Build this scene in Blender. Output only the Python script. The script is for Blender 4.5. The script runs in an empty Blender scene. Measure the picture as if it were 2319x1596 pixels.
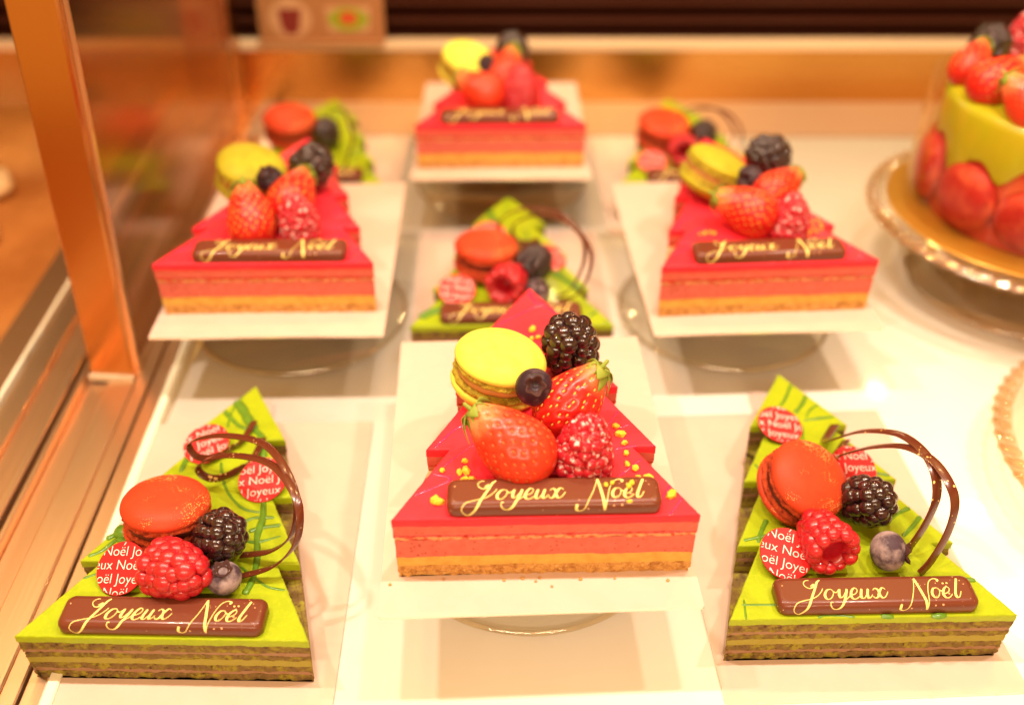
import bpy, bmesh, math, random
from mathutils import Vector, Matrix, Euler, noise
random.seed(7)
S = 0.01                     # everything below is in centimetres
scene = bpy.context.scene
COL = scene.collection
PI = math.pi
R = math.radians

# ------------------------------------------------------------------ camera, light, exposure
cd = bpy.data.cameras.new('camera'); cam = bpy.data.objects.new('camera', cd); COL.objects.link(cam)
cam.location = (0, 0, .333); cam.rotation_euler = (R(90 - 36.4), 0, 0)
cd.sensor_width = 36; cd.lens = 36 * 2200 / 2319
cd.clip_start = .01; cd.clip_end = 20
cd.dof.use_dof = True; cd.dof.focus_distance = .388; cd.dof.aperture_fstop = 3.7
scene.camera = cam
scene.view_settings.view_transform = 'Standard'; scene.view_settings.look = 'None'
scene.view_settings.exposure = .1; scene.view_settings.gamma = 1
scene.view_settings.use_curve_mapping = False
scene.cycles.use_denoising = True
scene.cycles.max_bounces = 10; scene.cycles.transparent_max_bounces = 16
scene.cycles.caustics_reflective = False; scene.cycles.caustics_refractive = False
scene.cycles.sample_clamp_indirect = 6

world = bpy.data.worlds.new('World'); scene.world = world; world.use_nodes = True
wn = world.node_tree.nodes; wl = world.node_tree.links
bg = wn['Background']; bg.inputs['Strength'].default_value = .98
tc = wn.new('ShaderNodeTexCoord'); wno = wn.new('ShaderNodeTexNoise'); wno.inputs['Scale'].default_value = 2.2
wr = wn.new('ShaderNodeValToRGB')
wr.color_ramp.elements[0].position = .38; wr.color_ramp.elements[0].color = (.12, .03, .006, 1)
wr.color_ramp.elements[1].position = .66; wr.color_ramp.elements[1].color = (1.75, .88, .19, 1)
wl.new(tc.outputs['Generated'], wno.inputs['Vector']); wl.new(wno.outputs['Fac'], wr.inputs['Fac']); wl.new(wr.outputs['Color'], bg.inputs['Color'])

def lamp(x, y, z, sx, sy, power, col, tilt=0):
    l = bpy.data.lights.new('case_lamp', 'AREA'); l.shape = 'RECTANGLE'; l.size = sx * S; l.size_y = sy * S
    l.energy = power; l.color = col
    o = bpy.data.objects.new('case_lamp', l); COL.objects.link(o); o.location = (x * S, y * S, z * S)
    o.rotation_euler = (R(tilt), 0, 0)
KEY = (1, .83, .66)
for lx in (-40, -14, 14, 40):
    lamp(lx, 30, 82, 4, 1.6, 3.1, KEY)
for lx in (-30, 5, 40):
    lamp(lx, 66, 82, 6, 2, 1.3, (1, .62, .26))
for lx in (-19.6, 3.5, 26.6, 50):      # small spots washing the back panel
    lamp(lx, 79.3, 24, 1.0, 1.0, .2, (1, .72, .36), -18)
lamp(0, -40, 56, 74, 2.2, 5.2, (1, .79, .56), 52)          # shop strip light in front of the case, behind the camera

# ------------------------------------------------------------------ materials
MATS = {}
def mat(name, col, rough=.5, coat=0, metal=0, spec=None, bump=None, var=None, sss=0, specks=None, ramp=None, sss_r=(1, .3, .2)):
    """bump=(scale per m, strength, distance cm); var=(colour, scale, lo, hi); specks=(colour, scale, size)"""
    if spec is None: spec = .5 if rough < .4 or metal else .2
    m = bpy.data.materials.new(name); m.use_nodes = True
    n = m.node_tree.nodes; l = m.node_tree.links; p = n['Principled BSDF']
    p.inputs['Base Color'].default_value = (*col, 1); p.inputs['Roughness'].default_value = rough
    p.inputs['Metallic'].default_value = metal; p.inputs['Coat Weight'].default_value = coat; p.inputs['Coat Roughness'].default_value = .08
    p.inputs['Specular IOR Level'].default_value = spec
    if sss:
        p.inputs['Subsurface Weight'].default_value = sss; p.inputs['Subsurface Radius'].default_value = sss_r
        p.inputs['Subsurface Scale'].default_value = .0025
    t = n.new('ShaderNodeTexCoord'); last = None
    if ramp:      # ramp=(axis, z0, z1, colour at z0) in cm of object space
        sx = n.new('ShaderNodeSeparateXYZ'); l.new(t.outputs['Object'], sx.inputs[0])
        mr = n.new('ShaderNodeMapRange'); mr.inputs['From Min'].default_value = ramp[1] * S; mr.inputs['From Max'].default_value = ramp[2] * S
        l.new(sx.outputs['XYZ'.index(ramp[0])], mr.inputs['Value'])
        mx = n.new('ShaderNodeMix'); mx.data_type = 'RGBA'; mx.inputs['A'].default_value = (*ramp[3], 1); mx.inputs['B'].default_value = (*col, 1)
        l.new(mr.outputs['Result'], mx.inputs['Factor']); last = mx.outputs['Result']
    for v in (var or []):
        no = n.new('ShaderNodeTexNoise'); no.inputs['Scale'].default_value = v[1]; no.inputs['Detail'].default_value = 5; no.inputs['Roughness'].default_value = .6
        l.new(t.outputs['Object'], no.inputs['Vector'])
        mr = n.new('ShaderNodeMapRange'); mr.inputs['From Min'].default_value = v[2]; mr.inputs['From Max'].default_value = v[3]
        l.new(no.outputs['Fac'], mr.inputs['Value'])
        mx = n.new('ShaderNodeMix'); mx.data_type = 'RGBA'; mx.inputs['A'].default_value = (*col, 1); mx.inputs['B'].default_value = (*v[0], 1)
        if last: l.new(last, mx.inputs['A'])
        l.new(mr.outputs['Result'], mx.inputs['Factor']); last = mx.outputs['Result']
    if specks:
        vo = n.new('ShaderNodeTexVoronoi'); vo.inputs['Scale'].default_value = specks[1]; l.new(t.outputs['Object'], vo.inputs['Vector'])
        no = n.new('ShaderNodeTexNoise'); no.inputs['Scale'].default_value = 60; l.new(t.outputs['Object'], no.inputs['Vector'])
        sz = n.new('ShaderNodeMapRange'); sz.inputs['From Min'].default_value = specks[3] if len(specks) > 3 else .42; sz.inputs['From Max'].default_value = .7
        sz.inputs['To Min'].default_value = 0; sz.inputs['To Max'].default_value = specks[2]; l.new(no.outputs['Fac'], sz.inputs['Value'])
        lt = n.new('ShaderNodeMath'); lt.operation = 'LESS_THAN'; l.new(vo.outputs['Distance'], lt.inputs[0]); l.new(sz.outputs['Result'], lt.inputs[1])
        mx = n.new('ShaderNodeMix'); mx.data_type = 'RGBA'; mx.inputs['A'].default_value = (*col, 1); mx.inputs['B'].default_value = (*specks[0], 1)
        if last: l.new(last, mx.inputs['A'])
        l.new(lt.outputs[0], mx.inputs['Factor']); last = mx.outputs['Result']
    if last: l.new(last, p.inputs['Base Color'])
    if bump:
        no = n.new('ShaderNodeTexNoise'); no.inputs['Scale'].default_value = bump[0]; no.inputs['Detail'].default_value = 4
        l.new(t.outputs['Object'], no.inputs['Vector'])
        b = n.new('ShaderNodeBump'); b.inputs['Strength'].default_value = bump[1]; b.inputs['Distance'].default_value = bump[2] * S
        l.new(no.outputs['Fac'], b.inputs['Height']); l.new(b.outputs['Normal'], p.inputs['Normal'])
    MATS[name] = m; return m

def glass(name, tint=(.98, .95, .88), refl=.03, gr=.04):
    m = bpy.data.materials.new(name); m.use_nodes = True
    n = m.node_tree.nodes; l = m.node_tree.links; n.remove(n['Principled BSDF'])
    tr = n.new('ShaderNodeBsdfTransparent'); tr.inputs[0].default_value = (*tint, 1)
    gl = n.new('ShaderNodeBsdfGlossy'); gl.inputs['Roughness'].default_value = gr; gl.inputs[0].default_value = (1, .97, .9, 1)
    fr = n.new('ShaderNodeLayerWeight'); fr.inputs['Blend'].default_value = .54
    pw = n.new('ShaderNodeMath'); pw.operation = 'POWER'; pw.inputs[1].default_value = 4; l.new(fr.outputs['Facing'], pw.inputs[0])
    ma = n.new('ShaderNodeMath'); ma.operation = 'MULTIPLY_ADD'; ma.inputs[1].default_value = .6; ma.inputs[2].default_value = refl; l.new(pw.outputs[0], ma.inputs[0])
    mx = n.new('ShaderNodeMixShader'); l.new(ma.outputs[0], mx.inputs[0]); l.new(tr.outputs[0], mx.inputs[1]); l.new(gl.outputs[0], mx.inputs[2])
    l.new(mx.outputs[0], n['Material Output'].inputs[0]); MATS[name] = m; return m

def brushed(name, col, rough, along, streak=.14, bump=.04):
    """steel with fine streaks running along one axis"""
    m = mat(name, col, rough, metal=1); n = m.node_tree.nodes; l = m.node_tree.links; p = n['Principled BSDF']
    t = n.new('ShaderNodeTexCoord'); mp = n.new('ShaderNodeMapping'); sc = [1400, 1400, 1400]; sc['xyz'.index(along)] = 12
    mp.inputs['Scale'].default_value = sc; l.new(t.outputs['Object'], mp.inputs['Vector'])
    no = n.new('ShaderNodeTexNoise'); no.inputs['Scale'].default_value = 1; no.inputs['Detail'].default_value = 3; l.new(mp.outputs[0], no.inputs['Vector'])
    mr = n.new('ShaderNodeMapRange'); mr.inputs['To Min'].default_value = rough - streak * .4; mr.inputs['To Max'].default_value = rough + streak * .6
    l.new(no.outputs['Fac'], mr.inputs['Value']); l.new(mr.outputs[0], p.inputs['Roughness'])
    b = n.new('ShaderNodeBump'); b.inputs['Strength'].default_value = bump; b.inputs['Distance'].default_value = .0002
    l.new(no.outputs['Fac'], b.inputs['Height']); l.new(b.outputs['Normal'], p.inputs['Normal']); return m

M = MATS
mat('shelf_white', (.84, .78, .70), .16, spec=.5, var=[((.81, .74, .65), 9, .4, .7)])
mat('card_white', (.63, .47, .39), .20, spec=.7, var=[((.60, .44, .36), 60, .4, .7)], bump=(2200, .05, .01))
mat('card_edge', (.85, .78, .7), .25, metal=.6)
mat('pink_glaze', (.78, .030, .050), .45, coat=.05, spec=.2, bump=(250, .06, .05), var=[((.74, .022, .036), 90, .35, .7)])
mat('pink_drizzle', (.70, .02, .10), .2, coat=.5)
mat('mousse', (.58, .13, .095), .55, bump=(900, .25, .04), var=[((.52, .10, .07), 300, .4, .7)], specks=((.42, .06, .035), 420, .30, .2))
mat('mousse_top', (.60, .12, .085), .5, bump=(700, .2, .04), var=[((.54, .095, .065), 260, .4, .7)], specks=((.42, .06, .035), 380, .28, .2))
mat('jam', (.45, .015, .012), .2, coat=.4, var=[((.6, .05, .03), 500, .45, .6)])
mat('pale_sponge', (.62, .30, .13), .8, bump=(1100, .7, .08), var=[((.6, .08, .05), 350, .48, .6)])
mat('custard', (.60, .36, .075), .5, bump=(500, .15, .04), var=[((.52, .28, .05), 200, .4, .7)])
mat('biscuit', (.60, .31, .09), .85, bump=(900, 1, .12), var=[((.34, .13, .03), 450, .45, .7), ((.74, .45, .16), 800, .55, .7)])
mat('green_glaze', (.32, .40, .008), .42, coat=.1, bump=(400, .08, .04), var=[((.27, .35, .007), 120, .35, .7), ((.37, .43, .010), 700, .5, .75)])
mat('green_drizzle', (.085, .20, .012), .3, coat=.3, var=[((.12, .25, .015), 300, .4, .7)])
mat('dark_sponge', (.17, .105, .035), .85, bump=(800, .45, .06), var=[((.27, .22, .025), 200, .46, .62), ((.07, .036, .013), 420, .54, .70)])
mat('cocoa_cream', (.29, .165, .09), .5, bump=(500, .2, .04), var=[((.28, .14, .07), 260, .4, .7)])
mat('olive_cream', (.31, .26, .045), .55, bump=(700, .3, .05), var=[((.30, .24, .03), 300, .4, .7)])
mat('milk_chocolate', (.135, .030, .013), .34, spec=.3, coat=.22, bump=(120, .05, .05), specks=((.75, .42, .2), 420, .16))
mat('dark_chocolate', (.10, .020, .008), .25, coat=.2, specks=((.8, .5, .15), 500, .3))
mat('gold_lettering', (.86, .70, .22), .45)
mat('yellow_macaron', (.74, .66, .085), .55, bump=(900, .12, .03), var=[((.66, .58, .05), 150, .45, .75)])
mat('olive_macaron', (.42, .36, .02), .6, bump=(900, .15, .03), var=[((.34, .28, .015), 150, .4, .7)])
mat('orange_macaron', (.52, .048, .014), .5, bump=(900, .12, .03), var=[((.46, .038, .012), 130, .4, .75)], specks=((.95, .62, .16), 1500, .36))
mat('yellow_foot', (.45, .34, .03), .85, bump=(900, 1, .1), var=[((.25, .16, .015), 400, .45, .65)])
mat('orange_foot', (.48, .06, .015), .85, bump=(900, 1, .1), var=[((.2, .02, .006), 400, .45, .65)])
mat('caramel_filling', (.50, .24, .06), .4)
mat('choco_filling', (.10, .02, .01), .5)
mat('strawberry', (.54, .012, .008), .33, coat=.14, spec=.35, sss=.25, ramp=('Z', 1.35, .6, (.75, .30, .10)), var=[((.52, .012, .008), 80, .45, .75)])
mat('strawberry_orange', (.64, .036, .012), .34, coat=.12, spec=.35, sss=.25, ramp=('Z', 1.35, .55, (.78, .36, .13)), var=[((.62, .03, .01), 80, .45, .75)])
mat('strawberry_seed', (.72, .42, .07), .4)
mat('strawberry_seed_red', (.55, .12, .03), .4)
mat('leaf', (.20, .26, .03), .5, var=[((.30, .30, .05), 250, .4, .7)])
mat('raspberry', (.47, .010, .020), .3, coat=.25, sss=.5, var=[((.38, .008, .014), 150, .4, .7)])
mat('sugared_raspberry', (.42, .010, .022), .4, coat=.2, sss=.2, var=[((.84, .62, .58), 480, .55, .67)])
mat('berry_hair', (.55, .25, .12), .6)
mat('blackberry', (.022, .006, .007), .2, coat=.45, var=[((.09, .008, .010), 130, .55, .8)])
mat('blueberry', (.030, .014, .022), .4, coat=.1, bump=(700, .1, .02), var=[((.12, .075, .085), 170, .5, .75)])
mat('dusty_blueberry', (.06, .035, .05), .6, var=[((.34, .25, .25), 110, .42, .62)])
mat('blueberry_crown', (.06, .022, .018), .7)
mat('sticker_red', (.62, .018, .018), .5, spec=.2)
mat('sticker_back', (.06, .015, .008), .4)
mat('white_print', (.85, .72, .66), .5)
mat('pistachio', (.66, .50, .04), .6, bump=(900, .5, .05), var=[((.60, .36, .03), 260, .45, .65)])
brushed('steel', (.95, .68, .46), .34, 'y', .1)
brushed('steel_dark', (.80, .52, .32), .38, 'y', .1)
brushed('post_steel', (.52, .23, .075), .22, 'z', .04, 0)
brushed('panel_steel', (.66, .35, .10), .22, 'x', .1, .7)
mat('ledge_steel', (.74, .55, .36), .35, metal=.25)
mat('strip_steel', (.46, .30, .19), .3, metal=.35)
mat('slot_dark', (.02, .008, .004), .7)
mat('louvre', (.03, .006, .002), .5, spec=.12)
mat('brown_counter', (.46, .19, .05), .28, coat=.3, var=[((.32, .11, .025), 12, .4, .65)])
mat('brown_wall', (.14, .045, .015), .5, var=[((.28, .09, .02), 6, .4, .65)])
mat('acrylic_edge', (.86, .80, .62), .15, coat=.5)
mat('gold_card', (.56, .27, .035), .32, metal=.5, bump=(120, .25, .06))
mat('round_side', (.50, .045, .030), .5, var=[((.62, .12, .06), 40, .4, .65)])
mat('red_shell', (.40, .022, .020), .45, bump=(500, .25, .05), var=[((.60, .10, .05), 90, .45, .7), ((.25, .01, .01), 200, .55, .7)])
mat('lime_glaze', (.40, .40, .010), .35, coat=.2, bump=(60, .2, .1), var=[((.42, .36, .01), 50, .4, .7)])
mat('cream_pastry', (.70, .52, .28), .5, var=[((.60, .34, .10), 60, .5, .75)])
mat('sign_card', (.30, .13, .05), .5)
mat('print_maroon', (.16, .02, .015), .5)
mat('print_green', (.22, .26, .015), .5)
mat('print_red', (.45, .06, .02), .5)
mat('print_pale', (.44, .24, .12), .5)
glass('rim_glass', (.98, .96, .92), .14); glass('clear_glass', (.995, .985, .95)); glass('partition_glass', (.80, .56, .34), .10, .2); glass('plastic_film', (.97, .93, .84)); glass('clear_bead', (.97, .90, .80), .16)

# ------------------------------------------------------------------ mesh helper
class MB:
    def __init__(s): s.v = []; s.f = []; s.m = []
    def add(s, vs, fs, m=0):
        b = len(s.v); s.v += [tuple(v) for v in vs]; s.f += [tuple(i + b for i in f) for f in fs]; s.m += [m] * len(fs)
    def box(s, x0, x1, y0, y1, z0, z1, m=0):
        s.add([(x0, y0, z0), (x1, y0, z0), (x1, y1, z0), (x0, y1, z0), (x0, y0, z1), (x1, y0, z1), (x1, y1, z1), (x0, y1, z1)],
              [(3, 2, 1, 0), (4, 5, 6, 7), (0, 1, 5, 4), (1, 2, 6, 5), (2, 3, 7, 6), (3, 0, 4, 7)], m)
    def lathe(s, prof, n=48, fn=None, m=0):
        vs = []; fs = []
        for j, (r, z) in enumerate(prof):
            for i in range(n):
                a = 2 * PI * i / n; rr, zz = (fn(r, z, a) if fn else (r, z)); vs.append((rr * math.cos(a), rr * math.sin(a), zz))
        for j in range(len(prof) - 1):
            for i in range(n):
                fs.append((j * n + i, j * n + (i + 1) % n, (j + 1) * n + (i + 1) % n, (j + 1) * n + i))
        s.add(vs, fs, m)
    def rings(s, rings, m=0, cap0=True, cap1=True):
        n = len(rings[0]); vs = [p for r in rings for p in r]; fs = []
        for j in range(len(rings) - 1):
            for i in range(n):
                fs.append((j * n + i, j * n + (i + 1) % n, (j + 1) * n + (i + 1) % n, (j + 1) * n + i))
        s.add(vs, fs, m)
        if cap0: s.add(rings[0], [tuple(reversed(range(n)))], m)
        if cap1: s.add(rings[-1], [tuple(range(n))], m)
    def ball(s, c, r, sub=3, mtx=None, m=0):
        vs, fs = ICO[sub]; o = []
        for v in vs:
            p = Vector((v[0] * r[0], v[1] * r[1], v[2] * r[2]))
            if mtx: p = mtx @ p
            o.append((p.x + c[0], p.y + c[1], p.z + c[2]))
        s.add(o, fs, m)
    def mesh(s, name, mats, smooth=True, angle=None):
        me = bpy.data.meshes.new(name); me.from_pydata([(x * S, y * S, z * S) for x, y, z in s.v], [], s.f)
        for m in mats: me.materials.append(M[m])
        me.polygons.foreach_set('material_index', s.m); me.polygons.foreach_set('use_smooth', [smooth] * len(s.f))
        me.update()
        if smooth and angle: me.set_sharp_from_angle(angle=R(angle))
        return me
ICO = {}
for sub in (1, 2, 3):
    bm = bmesh.new(); bmesh.ops.create_icosphere(bm, subdivisions=sub, radius=1); bm.verts.ensure_lookup_table()
    ICO[sub] = ([tuple(v.co) for v in bm.verts], [tuple(v.index for v in f.verts) for f in bm.faces]); bm.free()

def obj(name, me, parent=None, loc=None, rot=None):
    o = bpy.data.objects.new(name, me); COL.objects.link(o)
    if parent: o.parent = parent
    if loc: o.location = tuple(c * S for c in loc)
    if rot: o.rotation_euler = rot
    return o
def tag(o, label, cat, group=None):
    o['label'] = label; o['category'] = cat
    if group: o['group'] = group
    return o
def struct(name, me, **k):
    o = obj(name, me, **k); o['kind'] = 'structure'; return o
def frame_matrix(d):
    return Vector(d).to_track_quat('Z', 'Y').to_matrix()
def nz(p, f, seed=0): return noise.noise(Vector((p[0] * f + seed, p[1] * f + seed * .7, p[2] * f - seed)))

def catmull(pts, step=6):
    out = []; n = len(pts); D = len(pts[0])
    for i in range(n - 1):
        p0, p1, p2, p3 = pts[max(i - 1, 0)], pts[i], pts[i + 1], pts[min(i + 2, n - 1)]
        for k in range(step):
            t = k / step
            out.append(tuple(.5 * (2 * p1[d] + (p2[d] - p0[d]) * t + (2 * p0[d] - 5 * p1[d] + 4 * p2[d] - p3[d]) * t * t + (3 * p1[d] - p0[d] - 3 * p2[d] + p3[d]) * t ** 3) for d in range(D)))
    out.append(tuple(pts[-1])); return out

# ------------------------------------------------------------------ setting: shelf, sill, back wall
b = MB(); b.box(-18.2, 75, 2, 75, -1.2, 0); struct('shelf', b.mesh('shelf', ['shelf_white']))
b = MB(); b.box(-22, 75, 75.02, 82, -1.2, .25); struct('back_shelf_strip', b.mesh('back_shelf_strip', ['strip_steel'], False))
b = MB(); b.box(-75, 75, 82, 82.6, -1.2, 4.95); struct('back_panel', b.mesh('back_panel', ['panel_steel'], False))
b = MB(); b.box(-75, 75, 81.65, 83.4, 4.96, 5.42); struct('back_ledge', b.mesh('back_ledge', ['ledge_steel'], False))
b = MB(); b.box(-75, 75, 86, 87, 4, 60)
for k in range(30):
    z = 5.0 + k * 1.5
    b.add([(-75, 83.7, z), (75, 83.7, z), (75, 85.3, z + .9), (-75, 85.3, z + .9), (-75, 83.7, z + .22), (75, 83.7, z + .22), (75, 85.3, z + 1.12), (-75, 85.3, z + 1.12)],
          [(0, 1, 2, 3), (7, 6, 5, 4), (0, 4, 5, 1), (1, 5, 6, 2), (2, 6, 7, 3), (3, 7, 4, 0)])
tag(obj('louvre_panel', b.mesh('louvre_panel', ['louvre'], False)), 'dark brown slatted vent panel along the back above the steel ledge', 'vent panel')

# steel door track at the left of the shelf, turned slightly like the photo
trk = obj('door_track', None, loc=(-20, 33, 0), rot=(0, 0, R(2.4)))
tag(trk, 'brushed steel sliding door track along the left edge of the shelf', 'door track')
def strip(name, x0, x1, z0, z1, m):
    b = MB(); w = .06
    ring = [(x0, z0), (x1, z0), (x1, z1 - w), (x1 - w, z1), (x0 + w, z1), (x0, z1 - w)]
    b.rings([[(x, -38, z) for x, z in ring], [(x, 53, z) for x, z in ring]]); return obj(name, b.mesh(name, [m], False), trk)
strip('glass_edge', 1.30, 1.78, -1, .25, 'acrylic_edge')
strip('rail', .47, 1.27, -1, .12, 'steel')
strip('groove', .33, .45, -1.2, -.25, 'slot_dark')
strip('rail', -.42, .31, -1, .10, 'steel')
strip('rail', -1.95, -.44, -1, .16, 'steel')
strip('rail', -3.10, -1.97, -1, .0, 'steel_dark')
strip('rail', -3.42, -3.12, -1, .5, 'steel')
strip('groove', -3.78, -3.44, -1.2, -.5, 'slot_dark')
strip('rail', -4.25, -3.80, -1, .42, 'steel')
strip('rail', -5.6, -4.27, -1, .05, 'steel_dark')
strip('rail', -5.75, -5.62, -1, .28, 'steel')
strip('rail', -7.2, -5.77, -1, .05, 'steel')
strip('rail', -7.45, -7.22, -1, .35, 'acrylic_edge')
strip('rail', -9.5, -7.47, -1, .05, 'steel_dark')

def post(loc, w, d, h, lean, label):
    r = obj('steel_post', None, loc=loc, rot=(0, R(lean), 0)); tag(r, label, 'post')
    b = MB(); c = .12; ring = [(-w / 2 + c, -d / 2), (w / 2 - c, -d / 2), (w / 2, -d / 2 + c), (w / 2, d / 2 - c), (w / 2 - c, d / 2), (-w / 2 + c, d / 2), (-w / 2, d / 2 - c), (-w / 2, -d / 2 + c)]
    b.rings([[(x, y, 0) for x, y in ring], [(x, y, h) for x, y in ring]]); obj('upright', b.mesh('upright', ['post_steel'], False), r)
    b = MB(); b.box(-w / 2 - .03, w / 2 + .03, -d / 2 - .28, -d / 2 - .01, 0, .32); obj('base_plate', b.mesh('base_plate', ['ledge_steel'], False), r)
    b = MB(); b.box(w / 2 + .01, w / 2 + .14, -d / 2 + .5, -d / 2 + .8, 0, h); obj('edge_trim', b.mesh('edge_trim', ['steel'], False), r)
post((-22.15, 43.0, .12), 2.35, .9, 45, 4.0, 'leaning brushed steel post standing on the track at the left')
post((-25.0, 79.5, 0), 3.4, 4.0, 45, 3.0, 'far brown steel post at the back left corner of the case')

b = MB(); b.box(-1.2, -.75, 11.6, 46, .17, 45); gp = obj('glass_partition', b.mesh('glass_partition', ['partition_glass'], False), loc=(-20, 33, 0), rot=(0, 0, R(2.4)))
tag(gp, 'amber reflecting glass side pane standing on the track behind the post', 'glass pane')

# neighbouring counter beyond the track
b = MB(); b.box(-110, -30.2, 2, 120, -1.4, -.2); struct('neighbour_counter', b.mesh('neighbour_counter', ['brown_counter']))
b = MB(); b.box(-30.15, -22.05, 62, 81.9, -1.3, -.35); struct('corner_floor', b.mesh('corner_floor', ['brown_counter']))
b = MB(); b.box(-110, -28, 104, 106, -1.4, 60); tag(obj('brown_wall', b.mesh('brown_wall', ['brown_wall'])), 'brown wall far behind the neighbouring counter at upper left', 'wall')

# ------------------------------------------------------------------ the picture sign on the ledge
sg = obj('picture_sign', None, loc=(-16.1, 82.45, 5.43), rot=(R(-4), 0, 0)); tag(sg, 'brown sign card with two printed pictures on the back ledge', 'sign')
b = MB(); b.box(-5.3, 5.3, 0, .3, 0, 3.9); obj('card', b.mesh('card', ['sign_card'], False), sg)
b = MB(); b.box(-5.3, 5.3, -.45, .55, 0, .2); obj('foot', b.mesh('foot', ['sign_card'], False), sg).location.y = -.008
def printed(parts):
    b = MB(); ms = []
    for (pts, m, k) in parts:
        b.add([(x, -.02 - .01 * k, z) for x, z in pts], [tuple(range(len(pts)))], len(ms)); ms.append(m)
    obj('printed_picture', b.mesh('printed_picture', ms, False), sg)
circ = lambda cx, cz, rx, rz, n=28: [(cx + rx * math.cos(2 * PI * i / n), cz + rz * math.sin(2 * PI * i / n)) for i in range(n)]
printed([(circ(-2.6, 1.9, 1.8, 1.6), 'print_pale', 0), ([(-3.6, 2.7), (-1.6, 2.7), (-1.9, 1.0), (-2.3, .6), (-3.0, .6), (-3.4, 1.1)], 'print_maroon', 1), (circ(-2.6, 3.2, .7, .5), 'print_pale', 2)])
printed([([(.6, .8), (4.0, .8), (4.2, 2.9), (.4, 2.9)], 'print_pale', 0), (circ(2.3, 1.85, 1.7, .95), 'print_green', 1), (circ(2.3, 1.95, .75, .55), 'print_red', 2)])

# ------------------------------------------------------------------ stands and boards
def glass_stand_parts(root, top_r, z_top, foot_r):
    b = MB(); b.lathe([(.01, z_top), (top_r - .2, z_top), (top_r, z_top - .06), (top_r + .02, z_top - .25), (top_r - .15, z_top - .38), (1.3, z_top - .42), (.9, z_top - .7)], 72); obj('plate', b.mesh('plate', ['clear_glass'], True, 40), root)
    b = MB(); b.lathe([(.88, z_top - .72), (.75, z_top * .6), (.8, z_top * .35), (1.2, .8)], 40); obj('stem', b.mesh('stem', ['clear_glass'], True, 40), root)
    b = MB(); b.lathe([(1.22, .78), (2.2, .55), (4.2, .42), (foot_r - .3, .40), (foot_r, .26), (foot_r + .02, .12), (foot_r - .15, .02), (.4, .02)], 80); obj('foot', b.mesh('foot', ['clear_glass'], True, 40), root)
    b = MB(); b.lathe([(foot_r - .02 + .13 * math.cos(q * PI / 5), .30 + .13 * math.sin(q * PI / 5)) for q in range(11)], 90); obj('foot_rim', b.mesh('foot_rim', ['rim_glass']), root)

def board_mesh(tab):
    w, l, rc = 6.0, 8.6, .12; pts = []
    for (cx, cy, a0) in ((w - rc, -l + rc, -90), (w - rc, l - rc, 0)):
        for k in range(5): a = R(a0 + k * 22.5); pts.append((cx + rc * math.cos(a), cy + rc * math.sin(a)))
    if tab:
        pts += [(.62, l), (.60, l + 1.0)]
        for k in range(9): a = R(k * 22.5); pts.append((.58 * math.cos(a), l + 1.3 + .58 * math.sin(a)))
        pts += [(-.60, l + 1.0), (-.62, l)]
    for (cx, cy, a0) in ((-w + rc, l - rc, 90), (-w + rc, -l + rc, 180)):
        for k in range(5): a = R(a0 + k * 22.5); pts.append((cx + rc * math.cos(a), cy + rc * math.sin(a)))
    b = MB(); b.rings([[(x, y, .005) for x, y in pts], [(x, y, .11) for x, y in pts]], 1, True, False)
    b.add([(x, y, .11) for x, y in pts], [tuple(range(len(pts)))], 0)
    for x in (-4.7, -2.1, 2.1, 4.7): b.box(x - .05, x + .05, -l - .03, -l + .02, .02, .10, 1)
    return b.mesh('cake_board', ['card_white', 'card_edge'], False)
BOARD = board_mesh(True)

# ------------------------------------------------------------------ tree shaped cakes
HALF = [(5.62, 0), (3.6, 3.75), (4.53, 3.75), (2.55, 7.55), (3.45, 7.55), (1.45, 11.35), (2.35, 11.35)]
OUT = HALF + [(0, 15.4)] + [(-x, y) for x, y in reversed(HALF)]
def inside(x, y):
    r = False; n = len(OUT); j = n - 1
    for i in range(n):
        xi, yi = OUT[i]; xj, yj = OUT[j]
        if (yi > y) != (yj > y) and x < (xj - xi) * (y - yi) / (yj - yi) + xi: r = not r
        j = i
    return r
def resample(step=.14):
    pts = []; n = len(OUT)
    for i in range(n):
        a, c = OUT[i], OUT[(i + 1) % n]; L = math.hypot(c[0] - a[0], c[1] - a[1]); k = max(1, round(L / step))
        for q in range(k): pts.append((a[0] + (c[0] - a[0]) * q / k, a[1] + (c[1] - a[1]) * q / k))
    return pts
RS = resample(); NR = []
for i in range(len(RS)):
    a, c = RS[i - 1], RS[(i + 1) % len(RS)]; d = Vector((c[0] - a[0], c[1] - a[1])).normalized(); NR.append((d.y, -d.x))
def layer(name, z0, z1, m, inset, jit, rows=2, bevel=0, seed=0, wob=0):
    b = MB(); rings = []; hs = [(z0 + (z1 - z0) * k / rows, 0) for k in range(rows + 1)]
    if bevel: hs = hs[:-1] + [(z1 - bevel, 0), (z1 - bevel * .3, bevel * .35), (z1, bevel)]
    for z, ins in hs:
        ring = []
        for (x, y), (nx, ny) in zip(RS, NR):
            p = (x, y, z); o = -inset - ins
            if jit: o += jit * (nz(p, 3.5, seed) + .8 * nz(p, 9, seed + 3))
            zk = round(z, 1); zz = z + ((.055 * nz((x, y, 0), .9, zk * 7) + .03 * nz((x, y, 0), 4, zk * 5)) if (z in (z0, z1) and 0 < zk < 2.6 or zk == 2.7) else 0)
            ring.append((x + nx * o, y + ny * o, zz))
        rings.append(ring)
    b.rings(rings); return (name, b.mesh(name, [m], bool(bevel), 50))
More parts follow.
